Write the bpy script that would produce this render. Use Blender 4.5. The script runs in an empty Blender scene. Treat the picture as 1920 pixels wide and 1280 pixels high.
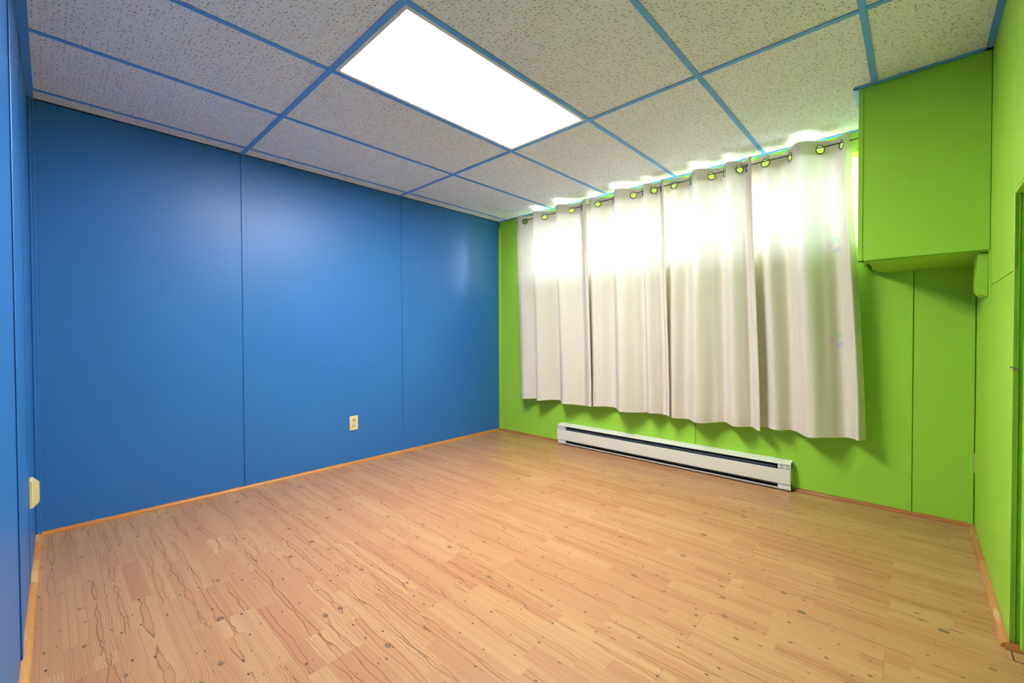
import bpy, bmesh, math, random
from mathutils import Vector, Matrix
random.seed(7)
scene = bpy.context.scene
C = scene.collection

# ------------------------------------------------------------------ camera, light, exposure
W, L, H = 3.5665, 3.424, 2.2637          # room: x to the right, y towards the window wall (y=0), z up
cam = bpy.data.objects.new('camera', bpy.data.cameras.new('camera'))
C.objects.link(cam)
cam.data.sensor_width = 36; cam.data.lens = 15.196; cam.data.clip_start = 0.005
R3 = Matrix(((0.73028746, -0.00740902, 0.6830998), (0.6831278, 0.01388912, -0.73016676), (-0.00407783, 0.99987609, 0.01520436)))
cam.matrix_world = Matrix.Translation((3.3345, -3.3610, 1.0385)) @ R3.to_4x4()
scene.camera = cam

world = bpy.data.worlds.new('overcast_sky'); scene.world = world; world.use_nodes = True
bg = world.node_tree.nodes['Background']
bg.inputs['Color'].default_value = (0.78, 0.89, 1.0, 1)
bg.inputs['Strength'].default_value = 6.0
sun = bpy.data.objects.new('sun', bpy.data.lights.new('sun', 'SUN')); C.objects.link(sun)
sun.data.energy = 16.0; sun.data.angle = math.radians(3); sun.data.color = (1.0, 0.99, 0.97)
sun.rotation_euler = Vector((0.62, 0.10, 0.78)).to_track_quat('Z', 'Y').to_euler()     # sunlit yard, sun along the house wall

WX0, WX1, WZ0, WZ1 = 0.43, 3.10, 1.565, 2.140     # window opening
pl = bpy.data.lights.new('window_portal', 'AREA'); pl.shape = 'RECTANGLE'; pl.size = WX1-WX0; pl.size_y = WZ1-WZ0
pl.cycles.is_portal = True
po = bpy.data.objects.new('window_portal', pl); C.objects.link(po)
po.location = ((WX0+WX1)/2, 0.12, (WZ0+WZ1)/2); po.rotation_euler = (math.radians(-90), 0, 0)

LENS_STRENGTH = 8.0
scene.view_settings.view_transform = 'Standard'; scene.view_settings.look = 'None'
scene.view_settings.exposure = 2.68; scene.view_settings.gamma = 1.0
scene.view_settings.use_curve_mapping = False

scene.cycles.adaptive_threshold = 0.03; scene.cycles.max_bounces = 12; scene.cycles.diffuse_bounces = 6; scene.cycles.glossy_bounces = 3; scene.cycles.transmission_bounces = 6

# ------------------------------------------------------------------ helpers: materials
def s2l(c):
    return tuple(((v/255)/12.92 if v/255 <= 0.04045 else ((v/255+0.055)/1.055)**2.4) for v in c) + (1,)

class NT:
    def __init__(self, name):
        self.m = bpy.data.materials.new(name); self.m.use_nodes = True
        self.t = self.m.node_tree; self.b = self.t.nodes['Principled BSDF']; self.out = self.t.nodes['Material Output']
    def node(self, typ, **kw):
        n = self.t.nodes.new(typ)
        for k, v in kw.items(): setattr(n, k, v)
        return n
    def put(self, sock, v):
        if isinstance(v, bpy.types.NodeSocket): self.t.links.new(v, sock)
        elif v is not None: sock.default_value = v
    def M(self, op, a, b=None, c=None, clamp=False):
        n = self.node('ShaderNodeMath', operation=op, use_clamp=clamp)
        for i, v in enumerate((a, b, c)):
            if v is not None: self.put(n.inputs[i], v)
        return n.outputs[0]
    def xyz(self, x=0.0, y=0.0, z=0.0):
        n = self.node('ShaderNodeCombineXYZ')
        self.put(n.inputs[0], x); self.put(n.inputs[1], y); self.put(n.inputs[2], z); return n.outputs[0]
    def sep(self, v):
        n = self.node('ShaderNodeSeparateXYZ'); self.put(n.inputs[0], v); return n.outputs
    def mix(self, f, a, b, blend='MIX'):
        n = self.node('ShaderNodeMix', data_type='RGBA', blend_type=blend)
        self.put(n.inputs[0], f); self.put(n.inputs[6], a); self.put(n.inputs[7], b); return n.outputs[2]
    def noise(self, v, scale=1.0, detail=2.0, rough=0.5):
        n = self.node('ShaderNodeTexNoise'); self.put(n.inputs['Vector'], v)
        n.inputs['Scale'].default_value = scale; n.inputs['Detail'].default_value = detail; n.inputs['Roughness'].default_value = rough
        return n.outputs[0]
    def white(self, v):
        n = self.node('ShaderNodeTexWhiteNoise', noise_dimensions='3D'); self.put(n.inputs[0], v); return n.outputs
    def sstep(self, v, a, b, lo=0.0, hi=1.0):
        n = self.node('ShaderNodeMapRange', interpolation_type='SMOOTHSTEP')
        self.put(n.inputs[0], v); self.put(n.inputs[1], a); self.put(n.inputs[2], b); self.put(n.inputs[3], lo); self.put(n.inputs[4], hi)
        return n.outputs[0]
    def bump(self, h, strength, dist=0.002):
        n = self.node('ShaderNodeBump'); n.inputs['Strength'].default_value = strength; n.inputs['Distance'].default_value = dist
        self.put(n.inputs['Height'], h); self.t.links.new(n.outputs[0], self.b.inputs['Normal'])
    def coord(self, which='Object'):
        return self.node('ShaderNodeTexCoord').outputs[which]
    def rnd(self):
        return self.node('ShaderNodeObjectInfo').outputs['Random']
    def set(self, color=None, rough=None, spec=None, metal=None):
        if color is not None: self.put(self.b.inputs['Base Color'], color)
        if rough is not None: self.put(self.b.inputs['Roughness'], rough)
        if spec is not None: self.b.inputs['Specular IOR Level'].default_value = spec
        if metal is not None: self.b.inputs['Metallic'].default_value = metal
        return self.m

def paint(name, rgb, rough=0.45, spec=0.5, var=0.05, orange=0.12):
    n = NT(name); co = n.node('ShaderNodeNewGeometry').outputs['Position']
    a = n.noise(co, 1.7, 1); c = s2l(rgb)
    dark = tuple(v*(1-var) for v in c[:3])+(1,); light = tuple(min(1, v*(1+var)) for v in c[:3])+(1,)
    n.set(n.mix(a, dark, light), rough, spec)
    return n.m

def simple(name, rgb, rough=0.5, spec=0.5, metal=0.0, var=0.04, scale=30):
    n = NT(name); a = n.noise(n.coord(), scale, 2); c = s2l(rgb)
    n.set(n.mix(a, tuple(v*(1-var) for v in c[:3])+(1,), tuple(min(1, v*(1+var)) for v in c[:3])+(1,)), rough, spec, metal)
    return n.m

BLUE = paint('blue_wall_paint', (42, 109, 180), 0.42, 0.5)
BLUE_T = paint('blue_grid_paint', (94, 166, 240), 0.5, 0.4)
GREEN = paint('lime_green_wall_paint', (156, 208, 62), 0.5, 0.4)
WHITE_M = simple('white_enamel', (222, 222, 220), 0.35)
CREAM_M = simple('cream_white_enamel', (228, 222, 208), 0.38)
DARK = simple('dark_gap', (30, 32, 30), 0.8)
FIN = simple('slate_grey_element', (62, 76, 86), 0.5, 0.5, 0.2)
FINB = simple('brown_inner_back', (92, 82, 72), 0.7)
CHROME = simple('brushed_nickel', (150, 150, 148), 0.28, 0.5, 0.9)
EYELET = simple('grey_steel_eyelet', (98, 100, 100), 0.4, 0.5, 0.7)
RODM = simple('dark_steel_rod', (92, 88, 86), 0.3, 0.5, 0.8)
IVORY = simple('ivory_plastic', (226, 206, 150), 0.4)
IVORY2 = simple('ivory_plastic_face', (205, 188, 135), 0.45)
SLOT = simple('slot_dark', (45, 36, 28), 0.7)
VINYL = simple('white_vinyl', (235, 236, 236), 0.4)

def wood_floor():
    n = NT('laminate_knotty_pine'); co = n.coord(); x, y, _ = n.sep(co); rn = n.M('MULTIPLY', n.rnd(), 91.7)
    SW = 0.19/3
    t = n.M('DIVIDE', n.M('ADD', y, 0.095), SW); st = n.M('FLOOR', t); st = n.M('MINIMUM', n.M('MAXIMUM', st, 0.0), 2.0)
    yc = n.M('SUBTRACT', n.M('SUBTRACT', t, st), 0.5)
    w1 = n.white(n.xyz(st, rn, 3.3))[0]
    sx = n.M('DIVIDE', n.M('ADD', n.M('ADD', x, 5.0), n.M('MULTIPLY', w1, 0.7)), 0.62)
    seg = n.M('FLOOR', sx)
    wv = n.white(n.xyz(st, rn, seg)); seed = wv[0]; sc = n.sep(wv[1])
    sd = n.M('MULTIPLY', seed, 37.0)
    # knots: two sizes, jittered cells
    def knots(sxx, syy, off, keep, a, b):
        v = n.node('ShaderNodeTexVoronoi', voronoi_dimensions='2D', feature='F1'); v.inputs['Scale'].default_value = 1.0
        v.inputs['Randomness'].default_value = 0.9
        p = n.xyz(n.M('ADD', n.M('MULTIPLY', x, sxx), n.M('MULTIPLY', rn, 13.0)), n.M('ADD', n.M('MULTIPLY', y, syy), off), 0.0)
        n.put(v.inputs['Vector'], p)
        q = n.node('ShaderNodeVectorMath', operation='SUBTRACT'); n.put(q.inputs[0], p); n.put(q.inputs[1], v.outputs['Position'])
        dx, dy, dz = n.sep(q.outputs[0])
        r = n.sep(v.outputs['Color'])
        dx = n.M('DIVIDE', n.M('DIVIDE', dx, sxx), a); dy = n.M('DIVIDE', n.M('DIVIDE', dy, syy), b)
        d = n.M('SQRT', n.M('ADD', n.M('MULTIPLY', dx, dx), n.M('MULTIPLY', dy, dy)))
        d = n.M('DIVIDE', d, n.M('ADD', 0.55, n.M('MULTIPLY', r[1], 0.8)))
        return n.M('ADD', d, n.M('MULTIPLY', n.M('LESS_THAN', r[0], 1-keep), 50.0))
    k1 = knots(3.4, 8.0, 0.0, 0.46, 0.0115, 0.0080)
    k2 = knots(9.0, 17.0, 40.0, 0.58, 0.0058, 0.0030)
    # grain field: a wandering pale heart band with a dark outline in some strips, straight grain beside it
    fig = n.M('GREATER_THAN', sc[1], 0.42)
    cy = n.M('ADD', n.M('MULTIPLY', n.M('SUBTRACT', sc[0], 0.5), 0.5), n.M('MULTIPLY', n.M('SUBTRACT', 1.0, fig), 1.3))
    wob = n.M('MULTIPLY', n.M('SUBTRACT', n.noise(n.xyz(n.M('MULTIPLY', x, 5.0), sd, 0.0), 1.0, 1), 0.5), 0.30)
    yy = n.M('ADD', n.M('SUBTRACT', yc, cy), wob)
    n1 = n.noise(n.xyz(n.M('MULTIPLY', x, 4.8), n.M('MULTIPLY', yc, 0.9), sd), 1.0, 1, 0.5)
    n2 = n.noise(n.xyz(n.M('MULTIPLY', x, 25.0), n.M('MULTIPLY', yc, 2.0), sd), 1.0, 1, 0.5)
    half = n.M('ADD', n.M('MULTIPLY', n.M('SUBTRACT', n1, 0.42), 0.9), n.M('MULTIPLY', n.M('SUBTRACT', n2, 0.5), 0.20))
    kd = n.M('MULTIPLY', n.M('POWER', 2.71828, n.M('MULTIPLY', n.M('MULTIPLY', k1, k1), -0.10)), 0.16)
    ay = n.M('ABSOLUTE', yy)
    dist = n.M('SUBTRACT', n.M('SUBTRACT', ay, n.M('MULTIPLY', half, n.M('POWER', 2.71828, n.M('MULTIPLY', ay, -1.0)))), kd)
    pitch = n.M('ADD', 6.0, n.M('MULTIPLY', sc[2], 5.0))
    ph = n.M('MULTIPLY', n.M('ADD', dist, n.M('MULTIPLY', n1, 0.22)), pitch); fr = n.M('FRACT', ph)
    lr = n.white(n.xyz(n.M('FLOOR', ph), sd, 1.0))[0]
    outline = n.M('MULTIPLY', n.sstep(n.M('ABSOLUTE', n.M('SUBTRACT', dist, 0.02)), 0.0, 0.050, 1.0, 0.0), fig)
    inside = n.M('MULTIPLY', n.sstep(dist, 0.0, 0.02, 1.0, 0.0), fig)
    line = n.M('MULTIPLY', n.M('MULTIPLY', n.M('POWER', fr, 4.0), n.sstep(fr, 1.0, 0.90)), n.M('GREATER_THAN', dist, 0.03))
    lw = n.M('ADD', n.M('MULTIPLY', outline, 0.80), n.M('MULTIPLY', n.M('MULTIPLY', line, 1.15), lr), clamp=True)
    fib = n.noise(n.xyz(n.M('MULTIPLY', x, 4.0), n.M('MULTIPLY', y, 420.0), sd), 1.0, 2)
    base = n.mix(sc[2], s2l((202, 157, 109)), s2l((186, 132, 91)))
    base = n.mix(n.M('MULTIPLY', n.noise(n.xyz(n.M('MULTIPLY', x, 2.0), n.M('MULTIPLY', yc, 1.5), sd), 1.0, 2), 0.5), base, s2l((184, 124, 84)))
    base = n.mix(n.M('MULTIPLY', fib, 0.16), base, s2l((166, 110, 70)))
    base = n.mix(n.M('MULTIPLY', inside, 0.40), base, s2l((178, 116, 74)))
    col = n.mix(n.M('MULTIPLY', lw, 0.85), base, s2l((122, 68, 38)))
    halo = n.sstep(k1, 1.0, 2.6, 0.30, 0.0)
    col = n.mix(halo, col, s2l((176, 112, 64)))
    ring = n.mix(n.sstep(k1, 0.35, 0.8), s2l((132, 112, 88)), s2l((84, 64, 48)))
    col = n.mix(n.sstep(k1, 0.85, 1.1, 0.92, 0.0), col, ring)
    col = n.mix(n.sstep(k2, 0.7, 1.15, 0.90, 0.0), col, s2l((74, 52, 36)))
    # printed joints between the three strips
    n.set(col, n.M('ADD', 0.33, n.M('MULTIPLY', lw, 0.12)), 0.5)
    return n.m
FLOORM = wood_floor()

def moulding_wood(name, rgbs, axis):
    n = NT(name); p = n.sep(n.node('ShaderNodeNewGeometry').outputs['Position']); u = p[axis]; v = p[1-axis]; z = p[2]
    cell = n.M('FLOOR', n.M('MULTIPLY', n.M('ADD', u, n.M('MULTIPLY', n.noise(n.xyz(u, 0, 0), 2.1, 0), 0.6)), 4.6))
    r = n.sep(n.white(n.xyz(cell, float(axis), 2.0))[1])
    g = n.noise(n.xyz(n.M('MULTIPLY', u, 9.0), n.M('MULTIPLY', v, 160.0), n.M('MULTIPLY', z, 160.0)), 1.0, 3)
    a = n.mix(r[0], s2l(rgbs[0]), s2l(rgbs[1])); a = n.mix(n.M('MULTIPLY', g, 0.35), a, s2l(rgbs[2]))
    worn = n.M('MULTIPLY', n.sstep(n.noise(n.xyz(n.M('MULTIPLY', u, 7.0), n.M('MULTIPLY', v, 30.0), n.M('MULTIPLY', z, 30.0)), 1.0, 3), 0.58, 0.70), 0.5 if len(rgbs) > 3 else 0.12)
    a = n.mix(worn, a, s2l((226, 200, 160)))
    n.set(a, 0.4, 0.5); return n.m
MW_LEFT = moulding_wood('varnished_moulding', ((206, 138, 62), (198, 122, 48), (160, 92, 36)), 1)
MW_BACK = moulding_wood('varnished_moulding_brown', ((184, 112, 52), (168, 98, 46), (130, 74, 34)), 0)
MW_RIGHT = moulding_wood('worn_moulding', ((206, 146, 84), (186, 118, 62), (160, 100, 56), 1), 1)
MW_FRONT = moulding_wood('finger_jointed_moulding', ((224, 182, 112), (196, 118, 44), (190, 130, 60), 1), 0)

def tile_mat():
    n = NT('fissured_acoustic_tile'); co = n.coord(); x, y, _ = n.sep(co); rn = n.M('MULTIPLY', n.rnd(), 57.0)
    def dash(scale, a, b, keep, off):
        v = n.node('ShaderNodeTexVoronoi', voronoi_dimensions='2D', feature='F1'); v.inputs['Scale'].default_value = 1.0
        v.inputs['Randomness'].default_value = 0.85
        p = n.xyz(n.M('ADD', n.M('MULTIPLY', x, scale), n.M('MULTIPLY', rn, 7.0)), n.M('ADD', n.M('MULTIPLY', y, scale), off), 0.0)
        n.put(v.inputs['Vector'], p)
        q = n.node('ShaderNodeVectorMath', operation='SUBTRACT'); n.put(q.inputs[0], p); n.put(q.inputs[1], v.outputs['Position'])
        dx, dy, dz = n.sep(q.outputs[0]); r = n.sep(v.outputs['Color'])
        ang = n.M('ADD', n.M('MULTIPLY', n.M('SUBTRACT', r[0], 0.5), 1.9), 0.5)
        cs = n.M('COSINE', ang); sn = n.M('SINE', ang)
        u = n.M('ADD', n.M('MULTIPLY', dx, cs), n.M('MULTIPLY', dy, sn)); w = n.M('SUBTRACT', n.M('MULTIPLY', dy, cs), n.M('MULTIPLY', dx, sn))
        ln = n.M('ADD', 0.35, n.M('MULTIPLY', r[2], 1.0))
        u = n.M('DIVIDE', n.M('DIVIDE', u, scale*a), ln); w = n.M('DIVIDE', w, scale*b)
        d = n.M('SQRT', n.M('ADD', n.M('MULTIPLY', u, u), n.M('MULTIPLY', w, w)))
        return n.M('MULTIPLY', n.sstep(d, 0.75, 1.1, 1.0, 0.0), n.M('GREATER_THAN', r[1], 1-keep))
    d1 = dash(56, 0.0062, 0.0015, 0.55, 0.0)
    d2 = dash(105, 0.0022, 0.0011, 0.5, 7.0)
    d3 = dash(210, 0.0009, 0.0007, 0.45, 15.0)
    d = n.M('MAXIMUM', n.M('MAXIMUM', d1, n.M('MULTIPLY', d2, 0.8)), n.M('MULTIPLY', d3, 0.55))
    g = n.noise(co, 6, 3); base = n.mix(g, s2l((228, 232, 240)), s2l((238, 242, 248)))
    n.set(n.mix(n.M('MULTIPLY', d, 0.88), base, s2l((62, 58, 53))), 0.9, 0.1)
    n.bump(n.M('MULTIPLY', d, -1.0), 0.4, 0.002)
    return n.m
TILE = tile_mat()

def lens_mat():
    n = NT('prismatic_lens'); n.t.nodes.remove(n.b)
    co = n.coord(); x, y, _ = n.sep(co)
    pr = n.M('MULTIPLY', n.M('SINE', n.M('MULTIPLY', n.M('ADD', x, y), 620.0)), n.M('SINE', n.M('MULTIPLY', n.M('SUBTRACT', x, y), 620.0)))
    em = n.node('ShaderNodeEmission'); em.inputs[0].default_value = (0.94, 0.98, 1.0, 1); em.inputs[1].default_value = LENS_STRENGTH
    rf = n.node('ShaderNodeBsdfRefraction'); rf.inputs['Roughness'].default_value = 0.5; rf.inputs['IOR'].default_value = 1.2
    b = n.node('ShaderNodeBump'); b.inputs['Strength'].default_value = 0.4; b.inputs['Distance'].default_value = 0.001
    n.put(b.inputs['Height'], pr); n.t.links.new(b.outputs[0], rf.inputs['Normal'])
    mx = n.node('ShaderNodeMixShader'); mx.inputs[0].default_value = 0.7
    n.t.links.new(rf.outputs[0], mx.inputs[1]); n.t.links.new(em.outputs[0], mx.inputs[2]); n.t.links.new(mx.outputs[0], n.out.inputs[0])
    return n.m
def emis(name, col, s):
    n = NT(name); n.t.nodes.remove(n.b)
    co = n.coord(); e = n.node('ShaderNodeEmission'); n.put(e.inputs[0], n.mix(n.noise(co, 3, 1), col, col)); e.inputs[1].default_value = s
    n.t.links.new(e.outputs[0], n.out.inputs[0]); return n.m

def cloth(name, rgb, trans, petals=False):
    n = NT(name); n.t.nodes.remove(n.b)
    uv = n.coord('UV'); u, v, _ = n.sep(uv)                       # metres across / metres down the cloth
    weave = n.M('ADD', n.noise(n.xyz(n.M('MULTIPLY', u, 900.0), n.M('MULTIPLY', v, 60.0), 0), 1.0, 1), n.noise(n.xyz(n.M('MULTIPLY', u, 60.0), n.M('MULTIPLY', v, 900.0), 4.0), 1.0, 1))
    c = s2l(rgb); col = n.mix(n.M('MULTIPLY', weave, 0.5), tuple(k*0.96 for k in c[:3])+(1,), tuple(min(1, k*1.03) for k in c[:3])+(1,))
    if petals:                                                     # small printed three-petal flowers
        for (px, pv) in PETALS:
            for (ox, oy, a, b, ang, rgbp) in ((-0.030, 0.000, 0.019, 0.030, 0.0, (232, 150, 214)), (0.012, -0.030, 0.026, 0.016, 0.55, (120, 214, 190)), (0.018, 0.030, 0.028, 0.016, -0.45, (128, 160, 232))):
                dx = n.M('SUBTRACT', u, px+ox); dy = n.M('SUBTRACT', v, pv+oy)
                cs, sn = math.cos(ang), math.sin(ang)
                ru = n.M('DIVIDE', n.M('ADD', n.M('MULTIPLY', dx, cs), n.M('MULTIPLY', dy, sn)), a)
                rv = n.M('DIVIDE', n.M('SUBTRACT', n.M('MULTIPLY', dy, cs), n.M('MULTIPLY', dx, sn)), b)
                d = n.M('ADD', n.M('MULTIPLY', ru, ru), n.M('MULTIPLY', rv, rv))
                col = n.mix(n.sstep(d, 0.6, 1.1, 0.30, 0.0), col, s2l(rgbp))
    df = n.node('ShaderNodeBsdfDiffuse'); tr = n.node('ShaderNodeBsdfTranslucent'); mx = n.node('ShaderNodeMixShader')
    n.put(df.inputs[0], col); n.put(tr.inputs[0], n.mix(0.6, col, (0.84, 0.88, 0.92, 1))); mx.inputs[0].default_value = trans
    b = n.node('ShaderNodeBump'); b.inputs['Strength'].default_value = 0.35; b.inputs['Distance'].default_value = 0.004
    n.put(b.inputs['Height'], n.noise(n.xyz(n.M('MULTIPLY', u, 22.0), n.M('MULTIPLY', v, 5.0), 0), 1.0, 4))
    for s in (df, tr): n.t.links.new(b.outputs[0], s.inputs['Normal'])
    n.t.links.new(df.outputs[0], mx.inputs[1]); n.t.links.new(tr.outputs[0], mx.inputs[2]); n.t.links.new(mx.outputs[0], n.out.inputs[0])
    return n.m
PETALS = ((0.655, 0.644), (0.640, 1.224))
CLOTH = cloth('white_cotton', (220, 211, 195), 0.064)
CLOTH_P = cloth('white_cotton_printed', (220, 211, 195), 0.064, True)
CLOTH2 = cloth('white_cotton_doubled', (218, 209, 194), 0.014)

def glass():
    n = NT('window_glass'); n.t.nodes.remove(n.b)
    tr = n.node('ShaderNodeBsdfTransparent'); gl = n.node('ShaderNodeBsdfGlossy'); gl.inputs['Roughness'].default_value = 0.02
    fz = n.node('ShaderNodeFresnel'); fz.inputs[0].default_value = 1.35
    n.put(tr.inputs[0], n.mix(n.noise(n.coord(), 2, 1), (0.95, 0.97, 0.96, 1), (0.97, 0.98, 0.98, 1)))
    mx = n.node('ShaderNodeMixShader'); n.t.links.new(fz.outputs[0], mx.inputs[0]); n.t.links.new(tr.outputs[0], mx.inputs[1]); n.t.links.new(gl.outputs[0], mx.inputs[2])
    n.t.links.new(mx.outputs[0], n.out.inputs[0]); return n.m
GLASS = glass()
GRAVEL = simple('pale_gravel', (212, 208, 198), 0.9, 0.2, 0, 0.25, 60)
LEAF = simple('pale_green_leaves', (150, 172, 120), 0.6, 0.3, 0, 0.25, 8)
BARK = simple('bark', (96, 80, 64), 0.9)

# ------------------------------------------------------------------ helpers: meshes and objects
def mesh_obj(name, bm, mat, parent=None, loc=(0, 0, 0), smooth=False):
    me = bpy.data.meshes.new(name); bm.normal_update(); bm.to_mesh(me); bm.free()
    if smooth:
        for p in me.polygons: p.use_smooth = True
    for m in (mat if isinstance(mat, (list, tuple)) else [mat]): me.materials.append(m)
    o = bpy.data.objects.new(name, me); C.objects.link(o); o.location = loc
    if parent is not None: o.parent = parent
    return o
def add_box(bm, x0, x1, y0, y1, z0, z1, bev=0.0):
    vs = [bm.verts.new((x, y, z)) for z in (z0, z1) for y in (y0, y1) for x in (x0, x1)]
    fs = [bm.faces.new([vs[i] for i in q]) for q in ((0, 2, 3, 1), (4, 5, 7, 6), (0, 1, 5, 4), (2, 6, 7, 3), (0, 4, 6, 2), (1, 3, 7, 5))]
    if bev > 0:
        es = {e for f in fs for e in f.edges}
        bmesh.ops.bevel(bm, geom=list(es), offset=bev, segments=1, affect='EDGES')
def add_prism(bm, pts, d0, d1, axis):
    """extrude a closed 2-D outline along axis (0,1,2) from d0 to d1"""
    def P(a, b, d): return {0: (d, a, b), 1: (a, d, b), 2: (a, b, d)}[axis]
    A = [bm.verts.new(P(a, b, d0)) for a, b in pts]; B = [bm.verts.new(P(a, b, d1)) for a, b in pts]
    n = len(pts)
    bm.faces.new(A); bm.faces.new(B[::-1])
    for i in range(n): bm.faces.new((A[i], B[i], B[(i+1) % n], A[(i+1) % n]))
    bmesh.ops.recalc_face_normals(bm, faces=bm.faces)
def add_tube(bm, p0, p1, r, seg=12, r1=None):
    p0, p1 = Vector(p0), Vector(p1); d = (p1-p0).normalized(); r1 = r if r1 is None else r1
    a = d.orthogonal().normalized(); b = d.cross(a)
    A = [bm.verts.new(p0+(a*math.cos(t)+b*math.sin(t))*r) for t in [2*math.pi*i/seg for i in range(seg)]]
    B = [bm.verts.new(p1+(a*math.cos(t)+b*math.sin(t))*r1) for t in [2*math.pi*i/seg for i in range(seg)]]
    for i in range(seg): bm.faces.new((A[i], A[(i+1) % seg], B[(i+1) % seg], B[i]))
    bm.faces.new(A[::-1]); bm.faces.new(B)
def add_path(bm, pts, r, seg=8):
    for a, b in zip(pts[:-1], pts[1:]): add_tube(bm, a, b, r, seg)
def box(name, mat, parent, x0, x1, y0, y1, z0, z1, bev=0.0, pivot=True):
    c = ((x0+x1)/2, (y0+y1)/2, (z0+z1)/2) if pivot else (0, 0, 0)
    bm = bmesh.new(); add_box(bm, x0-c[0], x1-c[0], y0-c[1], y1-c[1], z0-c[2], z1-c[2], bev)
    return mesh_obj(name, bm, mat, parent, c)
def empty(name, loc=(0, 0, 0), label=None, cat=None, group=None):
    o = bpy.data.objects.new(name, None); C.objects.link(o); o.location = loc; o.empty_display_size = 0.1
    if label: tag(o, label, cat, group)
    return o
def tag(o, label, cat, group=None):
    o['label'] = label; o['category'] = cat
    if group: o['group'] = group
    return o
def struct(o, label=None, cat=None):
    o['kind'] = 'structure'
    if label: o['label'] = label; o['category'] = cat
    return o
def keep(o, parent):
    """parent while keeping world placement (parents here are never rotated)"""
    o.parent = parent; o.location = Vector(o.location)-Vector(parent.location); return o

# ------------------------------------------------------------------ floor: three-strip laminate boards
floor = struct(box('floor', DARK, None, -0.02, W+0.5, -L-0.1, 0.02, -0.06, -0.0125, pivot=False), 'knotty pine laminate floor with boards running along the green wall', 'floor')
BW = 0.19
rows = []
yt = -0.002; k = 0
edges = [-0.18-BW*i for i in range(19)]
prev = -0.002
for e in edges:
    if e < -L+0.0: e = -L-0.03
    rows.append((prev, e)); prev = e
    if e <= -L: break
joints = {}
for i, (ya, yb) in enumerate(rows):
    x0 = (2.77 if i % 2 == 0 else 3.268)
    # rows counted so that the joint at x=3.268 lies at y -1.51..-1.70
    ref = i-7
    x0 = 3.268 if ref % 2 == 1 else 2.77
    xs = sorted(v for v in [x0-1.285*j for j in range(-1, 4)] if 0.03 < v < W+0.12)
    cuts = [0.002]+xs+[W+0.16]
    for a, b in zip(cuts[:-1], cuts[1:]):
        g = 0.00015
        c = ((a+b)/2, (ya+yb)/2 if abs(ya-yb) > 0.18 else ya-0.095, 0)
        if i == 0: c = (c[0], yb+0.095, 0)
        bm = bmesh.new()
        add_box(bm, a+g-c[0], b-g-c[0], yb+g-c[1], ya-g-c[1], -0.0124, 0.0, 0.0003)
        mesh_obj('floor_board', bm, FLOORM, floor, c)

# ------------------------------------------------------------------ walls
wl = struct(box('wall_left', BLUE, None, -0.15, -0.012, -L-0.15, 0.15, -0.06, H+0.25, pivot=False), 'deep blue panelled wall left of the window wall', 'wall')
for a, b in ((-0.002, -1.2205), (-1.2245, -2.4505), (-2.4535, -L-0.02)):
    box('wall_panel', BLUE, wl, -0.012, 0.0, b, a, -0.01, H+0.06, 0.0012)
box('batten', BLUE, wl, 0.0, 0.006, -2.468, -2.438, 0.0, H, 0.002)
box('batten', BLUE, wl, 0.0, 0.0025, -1.232, -1.224, 0.0, H, 0.001)
box('corner_batten', BLUE, wl, 0.0, 0.012, -L, -L+0.022, 0.0, H, 0.003)

wb = struct(box('wall_back', GREEN, None, -0.15, W+0.6, 0.012, 0.1399, -0.06, WZ0-0.001, pivot=False), 'lime green panelled wall with the curtained window', 'wall')
box('wall_header', GREEN, wb, -0.15, W+0.6, 0.012, 0.14, WZ1, H+0.25, pivot=False)
box('wall_side', GREEN, wb, -0.15, WX0, 0.012, 0.14, WZ0-0.001, WZ1, pivot=False)
box('wall_side', GREEN, wb, WX1, W+0.6, 0.012, 0.14, WZ0-0.001, WZ1, pivot=False)
def back_panel(a, b):
    bm = bmesh.new()
    def bx(x0, x1, z0, z1):
        if x1-x0 > 0.002: add_box(bm, x0, x1, 0.0, 0.012, z0, z1, 0.0010)
    bx(a, b, -0.01, WZ0); bx(a, b, WZ1, H+0.06)
    bx(a, min(b, WX0), WZ0, WZ1); bx(max(a, WX1), b, WZ0, WZ1)
    mesh_obj('wall_panel', bm, GREEN, wb)
for a, b in ((0.0, 0.884), (0.8875, 2.1055), (2.1085, 3.3205), (3.3225, W)): back_panel(a, b)
box('corner_batten', GREEN, wb, 0.001, 0.030, -0.014, 0.0, 0.018, H-0.02, 0.003)
box('batten', GREEN, wb, 3.298, 3.321, -0.006, 0.0, 0.018, 1.40, 0.002)
box('batten', GREEN, wb, 0.884, 0.888, -0.0012, 0.0, 0.2, 1.5)
box('corner_batten', GREEN, wb, 3.546, 3.5635, -0.016, 0.0, 0.018, 1.40, 0.002)

# right wall: panel up to y=-1.2, low cupboard opening beyond, wall above the opening
OY0, OY1, OZ = -1.200, -2.15, 1.505
wr = struct(box('wall_right', GREEN, None, W+0.40, W+0.5, -L-0.15, 0.14, -0.06, H+0.25, pivot=False), 'lime green side wall right of the window wall', 'wall')
box('wall_panel', GREEN, wr, W, W+0.012, OY0, -0.004, -0.01, 1.2415, 0.001)
box('wall_panel', GREEN, wr, W, W+0.012, OY0, -0.002, 1.2440, H+0.06, 0.001)
box('wall_panel', GREEN, wr, W, W+0.08, OY1, OY0-0.0005, OZ, H+0.06, 0.001)
box('wall_panel', GREEN, wr, W, W+0.012, -L, OY1, -0.01, H+0.06, 0.001)
box('wall_core', GREEN, wr, W+0.012, W+0.08, OY0+0.012, 0.0, -0.01, H+0.06)
box('wall_core', GREEN, wr, W+0.012, W+0.08, -L, OY1-0.012, -0.01, H+0.06)
box('shim', IVORY2, wr, W-0.0035, W, -0.030, -0.004, 0.30, 0.40)
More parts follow.
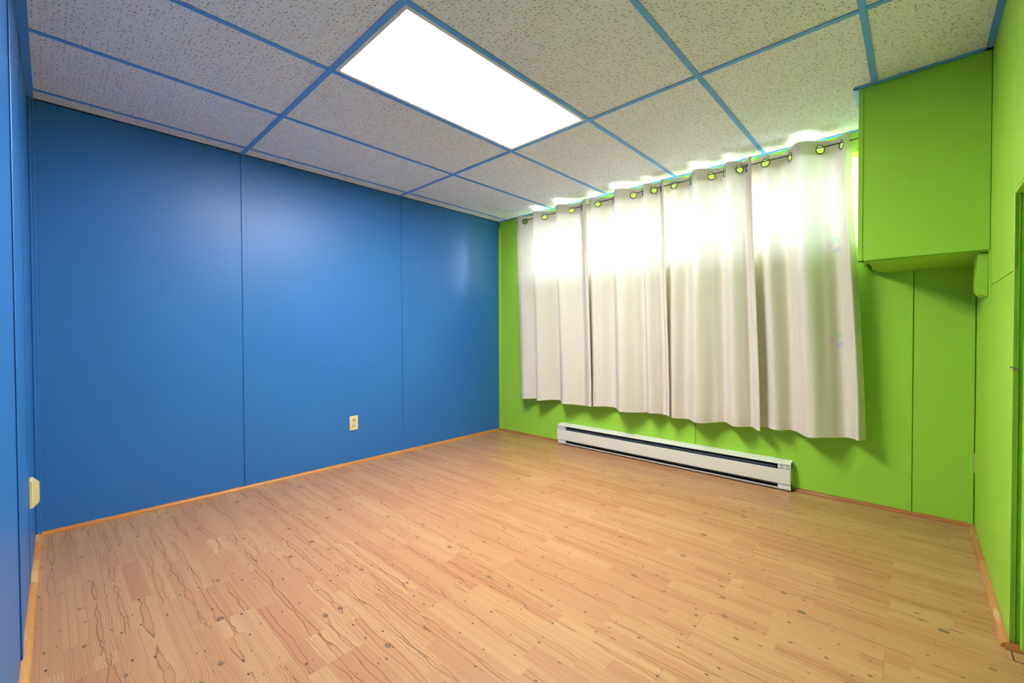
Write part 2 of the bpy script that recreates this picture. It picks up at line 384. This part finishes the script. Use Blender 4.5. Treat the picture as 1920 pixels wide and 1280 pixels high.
box('corner_gap', DARK, wr, W-0.0016, W+0.0, -0.010, -0.003, 0.05, 1.25)

# front wall (behind and left of the camera), a hair out of square
TW = math.atan2(0.0145, 1.37)
wf = struct(empty('wall_front', (0, -L, 0)), 'blue panelled wall running past the camera on the left', 'wall')
wf.rotation_euler = (0, 0, -TW)
def front_box(name, mat, *a):
    return box(name, mat, wf, *a)
front_box('wall_core', BLUE, -0.15, W+0.6, -0.16, -0.012, -0.06, H+0.25)
front_box('wall_panel', BLUE, 0.0, 1.236, -0.012, 0.0, -0.01, H+0.06, 0.001)
front_box('wall_panel', BLUE, 1.239, 2.46, -0.012, 0.0, -0.01, H+0.06, 0.001)
front_box('wall_panel', BLUE, 2.463, W+0.4, -0.012, 0.0, -0.01, H+0.06, 0.001)
front_box('batten', BLUE, 1.245, 1.285, 0.0, 0.005, 0.0, H, 0.002)
front_box('batten', BLUE, 0.66, 0.672, 0.0, 0.002, 0.0, H, 0.001)
front_box('corner_batten', BLUE, 0.013, 0.034, 0.0, 0.010, 0.0, H, 0.003)

# ------------------------------------------------------------------ quarter-round baseboards
def qr(r=0.019, n=6):
    return [(0, 0)]+[(r*math.cos(t), r*math.sin(t)) for t in [math.pi/2*i/n for i in range(n+1)]]
def quarter(name, mat, axis, d0, d1, at, sgn, parent=None, r=0.019):
    bm = bmesh.new(); add_prism(bm, [(at+sgn*a, b) for a, b in qr(r)], d0, d1, axis)
    return mesh_obj(name, bm, mat, parent)
struct(quarter('baseboard_left', MW_LEFT, 1, -L+0.02, -0.02, 0.0005, 1), 'orange varnished quarter-round moulding along the blue wall', 'baseboard')
bb = struct(empty('baseboard_back', (1.8, 0, 0)), 'brown varnished quarter-round moulding along the window wall', 'baseboard')
for q0, q1 in ((0.0, 0.838), (2.745, W-0.001)): keep(quarter('moulding', MW_BACK, 0, q0, q1, -0.0005, -1), bb)
struct(quarter('baseboard_right', MW_RIGHT, 1, -1.222, -0.012, W-0.0005, -1, r=0.021), 'worn scuffed quarter-round moulding along the green side wall', 'baseboard')
bf = quarter('baseboard_front', MW_FRONT, 0, 0.0, 2.6, 0.0005, 1, r=0.021); bf.location = (0, -L, 0); bf.rotation_euler = (0, 0, -TW)
struct(bf, 'pale and orange finger-jointed quarter-round along the left edge wall', 'baseboard')

# ------------------------------------------------------------------ ceiling: suspended grid
S0, YA, T = 0.1264, 1.2376, 0.61
BX0, BY = 3.116, -0.5735                           # bulkhead front-left corner
ceil = struct(box('ceiling', GREEN, None, -0.15, W+0.6, -L-0.15, 0.14, H+0.20, H+0.26, pivot=False), 'suspended ceiling of speckled white tiles in a blue painted grid', 'ceiling')
xl = [0.0]+[S0+T*i for i in range(6)]+[W]
yl = [0.0, -YA, -YA-2*T, -L-0.03]
FX0, FX1, FY0, FY1 = xl[3], xl[4], yl[1], yl[2]
tm = {}
for i in range(len(xl)-1):
    for j in range(3):
        if i == 3 and j == 1: continue
        a, b, c, d = xl[i]+0.003, xl[i+1]-0.003, yl[j]-0.003, yl[j+1]+0.003
        if i == 6 and j == 0: c = BY-0.003
        ctr = ((a+b)/2, (c+d)/2, H+0.004)
        bm = bmesh.new(); hx, hy = (b-a)/2, (c-d)/2
        if i == 5 and j == 0:      # notched round the bulkhead corner
            add_prism(bm, [(a-ctr[0], d-ctr[1]), (b-ctr[0], d-ctr[1]), (b-ctr[0], BY-ctr[1]), (BX0-0.002-ctr[0], BY-ctr[1]), (BX0-0.002-ctr[0], c-ctr[1]), (a-ctr[0], c-ctr[1])], 0, 0.015, 2)
        else: add_box(bm, -hx, hx, -hy, hy, 0, 0.015, 0.001)
        mesh_obj('ceiling_tile', bm, TILE, ceil, ctr)
def tee(ax, c, d0, d1, z=0.0, w=0.024):
    bm = bmesh.new(); pr = [(c-w/2, H+z), (c+w/2, H+z), (c+w/2, H+z+0.003), (c+0.002, H+z+0.003), (c+0.002, H+0.034), (c-0.002, H+0.034), (c-0.002, H+z+0.003), (c-w/2, H+z+0.003)]
    add_prism(bm, pr, d0, d1, ax)
    return mesh_obj('grid_tee', bm, BLUE_T, ceil)
for y in yl[1:3]: tee(0, y, 0.001, W-0.001, -0.0006)
for i in range(1, 7):
    for j in range(3):
        c = yl[j]-(0.012 if j else 0.0); d = yl[j+1]+(0.012 if j < 2 else 0)
        if j == 0 and i == 6: c = BY
        tee(1, xl[i], d, c, 0.0, 0.024 if i > 1 else 0.02)
def angle(x0, x1, y0, y1): box('wall_angle_or_gap', BLUE_T, ceil, x0, x1, y0, y1, H-0.003, H+0.002)
angle(W-0.022, W, -L, BY)                         # right wall
angle(0.0, BX0, -0.020, 0.0)                      # window wall
angle(BX0-0.022, BX0, BY-0.018, -0.002)           # left side of bulkhead
angle(BX0-0.022, W, BY-0.020, BY)                 # bulkhead front
angle(0.0, W, -L-0.03, -L+0.022)                  # front wall
box('wall_angle_or_gap', DARK, ceil, 0.0, 0.004, -L, 0.0, H-0.001, H+0.004)  # no angle at the blue wall: dark strip imitates the shaded gap there

# ------------------------------------------------------------------ fluorescent troffer
lt = empty('ceiling_light', ((FX0+FX1)/2, (FY0+FY1)/2, H), 'recessed fluorescent ceiling light with glowing prismatic lens in the tile grid', 'ceiling light')
fa, fb, fc, fd = FX0+0.013, FX1-0.013, FY0-0.013, FY1+0.013
bm = bmesh.new(); w = 0.020
for q in ((fa, fb, fc-w, fc), (fa, fb, fd, fd+w), (fa, fa+w, fd+w, fc-w), (fb-w, fb, fd+w, fc-w)): add_box(bm, *q, H+0.0, H+0.014, 0.002)
o = mesh_obj('frame', bm, WHITE_M); keep(o, lt)
LENSM = lens_mat()
bm = bmesh.new(); add_box(bm, fa+w-.001, fb-w+.001, fd+w-.001, fc-w+.001, H+0.0065, H+0.0075)
bm.faces.ensure_lookup_table()
# a single lens sheet
bm.free(); bm = bmesh.new()
q = [bm.verts.new(p) for p in ((fa+w-.001, fd+w-.001, H+.006), (fa+w-.001, fc-w+.001, H+.006), (fb-w+.001, fc-w+.001, H+.006), (fb-w+.001, fd+w-.001, H+.006))]
bm.faces.new(q); o = mesh_obj('lens', bm, LENSM); keep(o, lt)
bm = bmesh.new()
add_box(bm, fa, fb, fd, fc, H+0.10, H+0.105)
for q in ((fa, fb, fc-.003, fc), (fa, fb, fd, fd+.003), (fa, fa+.003, fd+.003, fc-.003), (fb-.003, fb, fd+.003, fc-.003)): add_box(bm, *q, H+0.0145, H+0.10)
o = mesh_obj('housing', bm, WHITE_M); keep(o, lt)
TUBE = emis('fluorescent_tube', (1, 0.97, 0.93, 1), 22.0)
for xx in (fa+0.25*(fb-fa), fa+0.75*(fb-fa)):
    bm = bmesh.new(); add_tube(bm, (xx, fd+0.03, H+0.055), (xx, fc-0.03, H+0.055), 0.016, 16)
    o = mesh_obj('tube', bm, TUBE, smooth=True); keep(o, lt)

# ------------------------------------------------------------------ bulkhead box and rounded bracket
bk = empty('bulkhead_box', (BX0, BY, 1.40), 'lime green boxed-in bulkhead hanging from the ceiling in the right corner', 'bulkhead')
keep(box('front_panel', GREEN, None, BX0, W-0.0015, BY, BY+0.012, 1.402, H-0.003, 0.0015), bk)
keep(box('edge_strip', GREEN, None, BX0-0.001, BX0+0.018, BY-0.003, BY+0.0, 1.402, H-0.004, 0.001), bk)
keep(box('side_panel', GREEN, None, BX0+0.006, BX0+0.018, BY+0.012, -0.002, 1.410, H-0.004, 0.0015), bk)
bm = bmesh.new()
prof = [(BX0+0.012, BY+0.012)]
for i in range(1, 11):
    t = i/10; prof.append((BX0+0.014+0.055*t+0.012*math.sin(t*math.pi*2.2), BY+0.012+t*0.555))
prof += [(W-0.002, -0.0065), (W-0.002, BY+0.012)]
add_prism(bm, prof, 1.396, 1.409, 2)
o = mesh_obj('bottom_board', bm, GREEN); keep(o, bk)
keep(box('edge_shadow', DARK, None, BX0-0.001, BX0+0.024, BY-0.001, BY+0.014, 1.3985, 1.4018), bk)  # dark strip painting in the shadow line below the front panel's corner

bm = bmesh.new()
pts = [(W-0.001, 1.392), (W-0.036, 1.392), (W-0.037, 1.27)]
for i in range(9):
    t = math.pi/2*i/8; pts.append((W-0.037+0.030*(1-math.cos(t)), 1.255-0.052*math.sin(t)))
pts += [(W-0.001, 1.200)]
add_prism(bm, pts, -0.545, -0.36, 1)
bmesh.ops.bevel(bm, geom=[e for e in bm.edges if abs(e.verts[0].co.y-e.verts[1].co.y) < 1e-5 and e.verts[0].co.y < -0.5], offset=0.004, segments=2, affect='EDGES')
br = empty('rounded_bracket', (W, -0.46, 1.2), 'rounded lime green bracket tucked under the bulkhead against the side wall', 'bracket')
o = mesh_obj('body', bm, GREEN); keep(o, br)
bm = bmesh.new(); add_prism(bm, [(-0.60, 1.397), (-0.575, 1.397), (-0.590, 1.25), (-0.598, 1.19), (-0.640, 1.16), (-0.640, 1.235), (-0.612, 1.245)], W-0.006, W-0.0005, 0)
o = mesh_obj('backing_strip', bm, GREEN); keep(o, br)

# ------------------------------------------------------------------ low cupboard opening on the right
d1 = struct(empty('door_1', (W, OY0, 0)), 'green cupboard opening with jamb and panel at the right edge', 'door')
for nm, mt, a in (('jamb_board', GREEN, (W+0.0005, W+0.0135, OY0, OY0+0.011, 0.0, OZ, 0.001)),
                  ('jamb_board', GREEN, (W+0.0145, W+0.08, OY0+0.004, OY0+0.0115, 0.0, OZ, 0.001)),
                  ('head_board', GREEN, (W+0.0005, W+0.078, OY1, OY0-0.001, OZ-0.012, OZ-0.0005, 0.001)),
                  ('door_panel', GREEN, (W+0.0175, W+0.0475, OY0-0.075, OY0-0.045, 0.235, 1.300, 0.003)),
                  ('lower_panel', GREEN, (W+0.0185, W+0.0475, OY0-0.060, OY0-0.045, 0.026, 0.232, 0.002)),
                  ('back_board', GREEN, (W+0.10, W+0.112, OY1, OY0, 0.0, OZ, 0.001))):
    keep(box(nm, mt, None, *a), d1)
bm = bmesh.new(); add_prism(bm, [(OY0-0.012-a, b) for a, b in qr(0.019)], W-0.010, W+0.09, 0)
o = mesh_obj('threshold_moulding', bm, MW_BACK); keep(o, d1)
bm = bmesh.new()
add_path(bm, [(W-0.004, OY0-0.001, 0.925), (W-0.006, OY0-0.014, 0.926), (W+0.012, OY0-0.020, 0.920), (W+0.014, OY0-0.044, 0.922)], 0.0022, 8)
add_path(bm, [(W+0.002, OY0-0.006, 0.914), (W+0.004, OY0-0.018, 0.921)], 0.002, 8)
o = mesh_obj('latch_hook', bm, CHROME); keep(o, d1); o['label'] = 'small metal hook latch'
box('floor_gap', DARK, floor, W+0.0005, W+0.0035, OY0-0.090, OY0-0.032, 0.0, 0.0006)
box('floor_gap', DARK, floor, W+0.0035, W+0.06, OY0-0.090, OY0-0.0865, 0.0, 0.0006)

# ------------------------------------------------------------------ window and what lies outside
w1 = struct(empty('window_1', (WX0, 0.06, WZ0)), 'wide basement slider window behind the curtains', 'window')
FYa, FYb = 0.075, 0.125
for a in ((WX0, WX1, FYa, FYb, WZ0, WZ0+0.026), (WX0, WX1, FYa, FYb, WZ1-0.026, WZ1), (WX0, WX0+0.035, FYa, FYb, WZ0+0.026, WZ1-0.026), (WX1-0.03, WX1, FYa, FYb, WZ0+0.026, WZ1-0.026)):
    keep(box('window_frame', VINYL, None, *a, 0.002), w1)
xs = [WX0+0.035+(WX1-WX0-0.065)*i/3 for i in range(4)]
for i in range(3):
    bm = bmesh.new(); a, b = xs[i]+0.001, xs[i+1]-0.001; z0, z1 = WZ0+0.027, WZ1-0.027
    for q in ((a, b, z0, z0+.022), (a, b, z1-.022, z1), (a, a+.02, z0+.022, z1-.022), (b-.02, b, z0+.022, z1-.022)): add_box(bm, q[0], q[1], 0.088, 0.112, q[2], q[3], 0.002)
    s = mesh_obj('sash', bm, VINYL); keep(s, w1)
    p = box('pane', GLASS, None, a+.019, b-.019, 0.099, 0.102, z0+.021, z1-.021); p.parent = s
    p.location = Vector(p.location)-Vector(w1.location)-Vector(s.location)
    if True:
        p.location = Vector(((a+b)/2, 0.1005, (z0+z1)/2))-Vector(w1.location)-Vector(s.location)
keep(box('window_sill', GREEN, None, WX0, WX1, -0.004, 0.074, WZ0-0.012, WZ0, 0.002), w1)
struct(box('ground', GRAVEL, None, -8, 12, 0.141, 16, 1.20, 1.38, pivot=False), 'pale gravel yard outside the window', 'ground')
def shrub(x, y, h, label):
    t = empty('shrub', (x, y, 1.38), label, 'shrub')
    bm = bmesh.new()
    for i in range(7):
        a = i*0.9; add_path(bm, [(0, 0, 0), (0.08*math.cos(a), 0.08*math.sin(a), h*0.45), (0.28*math.cos(a+.3), 0.28*math.sin(a+.3), h*0.85)], 0.008, 5)
    mesh_obj('stems', bm, BARK, t)
    bm = bmesh.new()
    for i in range(420):
        c = Vector((random.gauss(0, .22), random.gauss(0, .22), h*(0.2+0.8*random.random())))
        d = Vector((random.uniform(-1, 1), random.uniform(-1, 1), random.uniform(-.5, .8))).normalized(); s = d.orthogonal().normalized()
        l = random.uniform(.05, .09); wd = l*0.28
        vs = [bm.verts.new(c+k) for k in (Vector((0, 0, 0)), d*l*.5+s*wd+Vector((0, 0, .006)), d*l, d*l*.5-s*wd+Vector((0, 0, .006)))]
        bm.faces.new(vs)
    f = mesh_obj('foliage', bm, LEAF, t); f['kind'] = 'stuff'
for x, y, h, lb in ((2.72, 4.4, 1.7, 'pale leafy shrub outside, glimpsed between curtain and bulkhead'),):
    shrub(x, y, h, lb)

# ------------------------------------------------------------------ curtain rod and four eyelet curtains
RY, RZ = -0.108, 2.181
rod = empty('curtain_rod', (1.73, RY, RZ), 'thin dark metal curtain rod above the window', 'curtain rod')
bm = bmesh.new(); add_tube(bm, (0.375, RY, RZ), (3.105, RY, RZ), 0.0042, 12); o = mesh_obj('rod', bm, RODM, smooth=False); keep(o, rod)
for xe, s in ((0.375, -1), (3.105, 1)):
    bm = bmesh.new(); bmesh.ops.create_uvsphere(bm, u_segments=12, v_segments=8, radius=0.011, matrix=Matrix.Translation((xe+s*(0.006 if s < 0 else -0.004), RY, RZ)))
    add_tube(bm, (xe-s*0.012, RY, RZ), (xe-s*0.002, RY, RZ), 0.0085, 12)
    o = mesh_obj('finial', bm, RODM, smooth=True); keep(o, rod)
for xe in (0.395, 1.745, 3.080):
    bm = bmesh.new()
    add_box(bm, xe-0.010, xe+0.010, -0.004, -0.0005, RZ-0.035, RZ+0.020, 0.001)
    add_tube(bm, (xe, -0.003, RZ-0.012), (xe, RY, RZ-0.012), 0.0035, 8)
    add_path(bm, [(xe, RY-0.008, RZ+0.004), (xe, RY-0.008, RZ-0.010), (xe, RY+0.008, RZ-0.010), (xe, RY+0.008, RZ+0.004)], 0.0025, 8)
    add_tube(bm, (xe-0.004, -0.004, RZ-0.027), (xe-0.004, -0.007, RZ-0.027), 0.004, 8)
    o = mesh_obj('bracket', bm, CHROME); keep(o, rod)

A = 0.066
ZT, ZB, HEAD, HEM = 2.224, 0.408, 0.088, 0.062
GZ = RZ-0.012
def cat(P, t):
    """smooth interpolation through control points (x, y offset); t in x"""
    for i in range(len(P)-1):
        if t <= P[i+1][0] or i == len(P)-2: break
    p0, p1, p2, p3 = P[max(i-1, 0)], P[i], P[i+1], P[min(i+2, len(P)-1)]
    def m(a, b, c):
        d0 = (b[1]-a[1])/max(b[0]-a[0], 1e-6); d1_ = (c[1]-b[1])/max(c[0]-b[0], 1e-6)
        return (d0+d1_)/2 if a is not b and b is not c else (d1_ if a is b else d0)
    h = p2[0]-p1[0]; u = max(0, min(1, (t-p1[0])/h))
    m1 = m(p0, p1, p2)*h; m2 = m(p1, p2, p3)*h
    return (2*u**3-3*u*u+1)*p1[1]+(u**3-2*u*u+u)*m1+(-2*u**3+3*u*u)*p2[1]+(u**3-u*u)*m2

CURT = [  # label, front-to-back eyelet x list, left start (x,yoff) list, right end list, bottom x range, cloth, base y shift, bottom z
 ('leftmost white eyelet curtain, hanging nearest the blue wall', [0.475, 0.722, 1.040], [(0.385, -0.020), (0.425, -0.030)], [(1.115, 0.030), (1.150, 0.0), (1.195, -0.044), (1.222, -0.040)], (0.425, 1.270), CLOTH, 0.0, 0.408),
 ('second white eyelet curtain from the blue wall, its right edge overlapping the next', [1.312, 1.648, 1.822], [(1.110, 0.060), (1.190, 0.046), (1.255, -0.030)], [(1.852, 0.030), (1.880, 0.0), (1.904, -0.040), (1.918, -0.040)], (1.150, 1.962), CLOTH, 0.0, 0.410),
 ('third white eyelet curtain from the blue wall, left of the widest one', [1.982, 2.254, 2.440], [(1.860, 0.062), (1.930, 0.046)], [(2.462, 0.030), (2.485, 0.0), (2.505, -0.036), (2.520, -0.036)], (1.835, 2.582), CLOTH, 0.0, 0.400),
 ('rightmost and widest white eyelet curtain, hanging beside the green bulkhead', [2.595, 2.892], [(2.450, 0.062), (2.540, 0.044)], [(2.950, 0.048), (2.998, 0.0), (3.014, -0.030), (3.032, -0.008), (3.046, 0.016)], (2.510, 3.122), CLOTH_P, 0.0, 0.404)]

def build_curtain(idx, label, gs, lead, tail, bot, mat, ysh, zb):
    P = list(lead); eyes = []
    for i, g in enumerate(gs):
        P.append((g, 0.0)); eyes.append(g)
        if i < len(gs)-1:
            d = gs[i+1]-g
            am = A*min(1.15, max(0.6, d/0.28))
            P += [(g+d*0.30, am), (g+d*0.47, 0.0), (g+d*0.63, -am)]; eyes.append(g+d*0.47)
    P += tail
    if len(tail) > 2: eyes.append(tail[1][0])
    x0, x1 = P[0][0], P[-1][0]; rng = random.Random(idx*11+3)
    ph = [rng.uniform(0, 6.28) for _ in range(6)]
    N = 260
    xs = [x0+(x1-x0)*i/N for i in range(N+1)]; ys = [cat(P, x) for x in xs]
    arc = [0.0]
    for i in range(N): arc.append(arc[-1]+math.hypot(xs[i+1]-xs[i], ys[i+1]-ys[i]))
    def surf(i, z):
        v = (ZT-z)/(ZT-ZB); x = xs[i]; u = (x-x0)/(x1-x0)
        xb = bot[0]+(bot[1]-bot[0])*u
        e = v*v*(3-2*v)
        xx = x+(xb-x)*(0.35*v+0.65*e)
        amp = 1.0-0.10*e
        y = RY+ysh+ys[i]*amp+v*(0.010*math.sin(7*u+ph[0]+1.5*v)+0.006*math.sin(19*u+ph[1]-2*v))
        y += 0.0015*math.sin(60*u+ph[2]+6*v)*v
        y = min(y, -0.012)
        zz = z+v*(0.006*math.sin(9*u+ph[3])+0.003*math.sin(23*u+ph[4]))
        return Vector((xx, y, zz))
    root = empty('curtain', ((x0+x1)/2, RY, ZT), label, 'curtain', 'white eyelet curtains on the rod')
    def patch(name, z0, z1, nz, m, skip=None, step=1, off=0.0):
        bm = bmesh.new(); uvl = bm.loops.layers.uv.new('UVMap')
        cols = list(range(0, N+1, step)); grid = []; uvs = {}
        for r in range(nz+1):
            z = z0+(z1-z0)*r/nz; row = []
            for i in cols:
                p = surf(i, z); vtx = bm.verts.new(p); uvs[vtx] = (arc[i], ZT-z); row.append(vtx)
            grid.append(row)
        for r in range(nz):
            for c in range(len(cols)-1):
                q = (grid[r][c], grid[r+1][c], grid[r+1][c+1], grid[r][c+1])
                if skip:
                    ctr = sum((k.co for k in q), Vector())/4
                    if any((ctr-s).length < 0.0245 for s in skip): continue
                f = bm.faces.new(q)
                for lp in f.loops: lp[uvl].uv = uvs[lp.vert]
        bmesh.ops.delete(bm, geom=[v for v in bm.verts if not v.link_faces], context='VERTS')
        o = mesh_obj(name, bm, m, smooth=True); keep(o, root); return o
    cs = []
    for g in eyes:
        i = min(range(N+1), key=lambda k: abs(xs[k]-g)); a, b = surf(max(i-2, 0), GZ), surf(min(i+2, N), GZ)
        cs.append((surf(i, GZ), (b-a).normalized()))
    patch('header_band', ZT, ZT-HEAD, 28, CLOTH2, [c for c, _ in cs])
    patch('panel', ZT-HEAD, zb+HEM, 54, mat, None, 2)
    patch('hem_band', zb+HEM, zb, 5, CLOTH2, None, 2)
    for c, tdir in cs:
        nrm = tdir.cross(Vector((0, 0, 1))).normalized()
        bm = bmesh.new(); sg = 24; prof = [(0.0220, 0.0022), (0.0238, 0.0034), (0.0278, 0.0026), (0.0292, 0.0), (0.0278, -0.0026), (0.0238, -0.0034), (0.0220, -0.0022)]
        rings = []
        for k in range(sg):
            t = 2*math.pi*k/sg; rad = tdir*math.cos(t)+Vector((0, 0, 1))*math.sin(t)
            rings.append([bm.verts.new(c+rad*r+nrm*h) for r, h in prof])
        for k in range(sg):
            a, b = rings[k], rings[(k+1) % sg]
            for j in range(len(prof)): bm.faces.new((a[j], b[j], b[(j+1) % len(prof)], a[(j+1) % len(prof)]))
        bmesh.ops.recalc_face_normals(bm, faces=bm.faces)
        o = mesh_obj('eyelet', bm, EYELET, smooth=True); keep(o, root)
for i, c in enumerate(CURT): build_curtain(i, *c)

# ------------------------------------------------------------------ electric baseboard heater
HX0, HX1 = 0.842, 2.742
ht = empty('baseboard_heater', ((HX0+HX1)/2, -0.035, 0.0), 'white electric baseboard heater below the curtains on the green wall', 'heater')
def hp(name, mat, *a): return keep(box(name, mat, None, *a), ht)
hp('back_plate', FINB, HX0+0.004, HX1-0.004, -0.012, -0.0005, 0.021, 0.186)
bm = bmesh.new(); add_prism(bm, [(-0.0006, 0.197), (-0.062, 0.184), (-0.064, 0.176), (-0.060, 0.176), (-0.058, 0.1805), (-0.0006, 0.1925)], HX0, HX1, 0)
keep(mesh_obj('top_cover', bm, CREAM_M), ht)
bm = bmesh.new(); add_prism(bm, [(-0.066, 0.138), (-0.0625, 0.141), (-0.0625, 0.045), (-0.0665, 0.048)], HX0-0.006, HX1-0.003, 0)
keep(mesh_obj('front_panel', bm, CREAM_M), ht)
bm = bmesh.new(); add_prism(bm, [(-0.021, 0.009), (-0.060, 0.009), (-0.064, 0.019), (-0.060, 0.020), (-0.056, 0.013), (-0.021, 0.013)], HX0+0.004, HX1-0.004, 0)
keep(mesh_obj('bottom_lip', bm, CREAM_M), ht)
hp('heating_element', FIN, HX0+0.09, HX1-0.085, -0.050, -0.018, 0.030, 0.158, 0.003)
for i in range(9):
    xx = HX0+0.22+i*0.2; hp('element_hole', SLOT, xx, xx+0.008, -0.0508, -0.0496, 0.147, 0.153)
for a, b, side in ((HX0, HX0+0.085, 0), (HX1-0.080, HX1, 1)):
    bm = bmesh.new(); add_box(bm, a+0.004, b, -0.0605, -0.012, 0.142, 0.179, 0.001); up = mesh_obj('end_louver', bm, WHITE_M); keep(up, ht)
    for c in (0.22, 0.66):
        for z in (0.151, 0.167):
            s = box('louver_slot', SLOT, None, a+(b-a)*c, a+(b-a)*(c+0.25), -0.0616, -0.060, z, z+0.0035); s.parent = up; s.location = Vector(s.location)-Vector(ht.location)-Vector(up.location)
            s.location = Vector((a+(b-a)*(c+0.125), -0.0608, z+0.00175))-Vector(ht.location)-Vector(up.location)
    hp('end_block', WHITE_M, a+0.004, b, -0.0605, -0.021, 0.0085, 0.050, 0.0015)
hp('end_plate', CREAM_M, HX1-0.0035, HX1, -0.0600, -0.0006, 0.0085, 0.191, 0.001)
hp('end_plate', CREAM_M, HX0, HX0+0.0035, -0.0600, -0.0006, 0.0085, 0.191, 0.001)
hp('inner_pan', FIN, HX0+0.085, HX1-0.080, -0.055, -0.0125, 0.0135, 0.017)
hp('shadow_gap', DARK, HX0+0.03, HX1-0.10, -0.054, -0.024, 0.0, 0.009)  # dark block colours in the shadowed gap under the heater

# ------------------------------------------------------------------ electrical plates
ol = empty('wall_outlet', (0, -1.684, 0.273), 'ivory duplex power outlet low on the blue wall', 'outlet')
keep(box('cover_plate', IVORY, None, 0.0005, 0.0065, -1.7205, -1.6495, 0.272, 0.387, 0.002), ol)
for zc in (0.354, 0.306):
    bm = bmesh.new()
    ring = [(0.0165*math.cos(t), 0.0135*math.sin(t)) for t in [2*math.pi*i/20 for i in range(20)]]
    add_prism(bm, [(-1.685+a, zc+b) for a, b in ring], 0.0064, 0.0082, 0)
    r = mesh_obj('receptacle', bm, IVORY2); keep(r, ol)
    for dy, dz, sx, sz in ((-0.0065, -0.003, 0.0022, 0.008), (0.0065, -0.003, 0.0022, 0.008), (0, 0.008, 0.0042, 0.0042)):
        s = box('slot', SLOT, None, -0.0006, 0.0006, -sx/2*1.3, sx/2*1.3, -sz/2, sz/2); s.parent = r
        s.location = Vector((0.0084, -1.685+dy, zc+dz))-Vector(ol.location)-Vector(r.location)
bm = bmesh.new(); add_tube(bm, (0.0064, -1.685, 0.330), (0.0078, -1.685, 0.330), 0.003, 10); keep(mesh_obj('screw', bm, CHROME), ol)

wx = empty('wall_box', (0.63, -L-0.006, 0.385), 'ivory plastic cable cover with sloping edges on the blue wall at the far left', 'wall box')
wx.rotation_euler = (0, 0, -TW)
def frustum(bm, x0, x1, z0, z1, y0, y1, ins):
    a = [bm.verts.new(p) for p in ((x0, y0, z0), (x1, y0, z0), (x1, y0, z1), (x0, y0, z1))]
    b = [bm.verts.new(p) for p in ((x0+ins, y1, z0+ins), (x1-ins, y1, z0+ins), (x1-ins, y1, z1-ins), (x0+ins, y1, z1-ins))]
    for i in range(4): bm.faces.new((a[i], a[(i+1) % 4], b[(i+1) % 4], b[i]))
    bm.faces.new(a[::-1]); bm.faces.new(b); bmesh.ops.recalc_face_normals(bm, faces=bm.faces)
bm = bmesh.new(); add_box(bm, -0.038, 0.038, 0.0005, 0.012, -0.058, 0.058, 0.002); mesh_obj('base_plate', bm, IVORY, wx)
bm = bmesh.new(); frustum(bm, -0.036, 0.036, -0.056, 0.056, 0.012, 0.030, 0.018); mesh_obj('cover', bm, IVORY2, wx)

# ------------------------------------------------------------------ loose cable end in the ceiling corner
bm = bmesh.new(); add_path(bm, [(0.010, -0.016, H-0.004), (0.020, -0.022, H-0.020), (0.028, -0.022, H-0.045), (0.034, -0.020, H-0.058), (0.030, -0.018, H-0.072)], 0.0045, 8)
cb = empty('cable_end', (0.02, -0.018, H-0.08), 'short black cable end poking out at the ceiling corner of blue and green walls', 'cable')
keep(mesh_obj('cable', bm, DARK), cb)
bm = bmesh.new(); add_tube(bm, (0.0335, -0.0205, H-0.050), (0.0335, -0.0205, H-0.060), 0.006, 8); keep(mesh_obj('clip', bm, CHROME), cb)
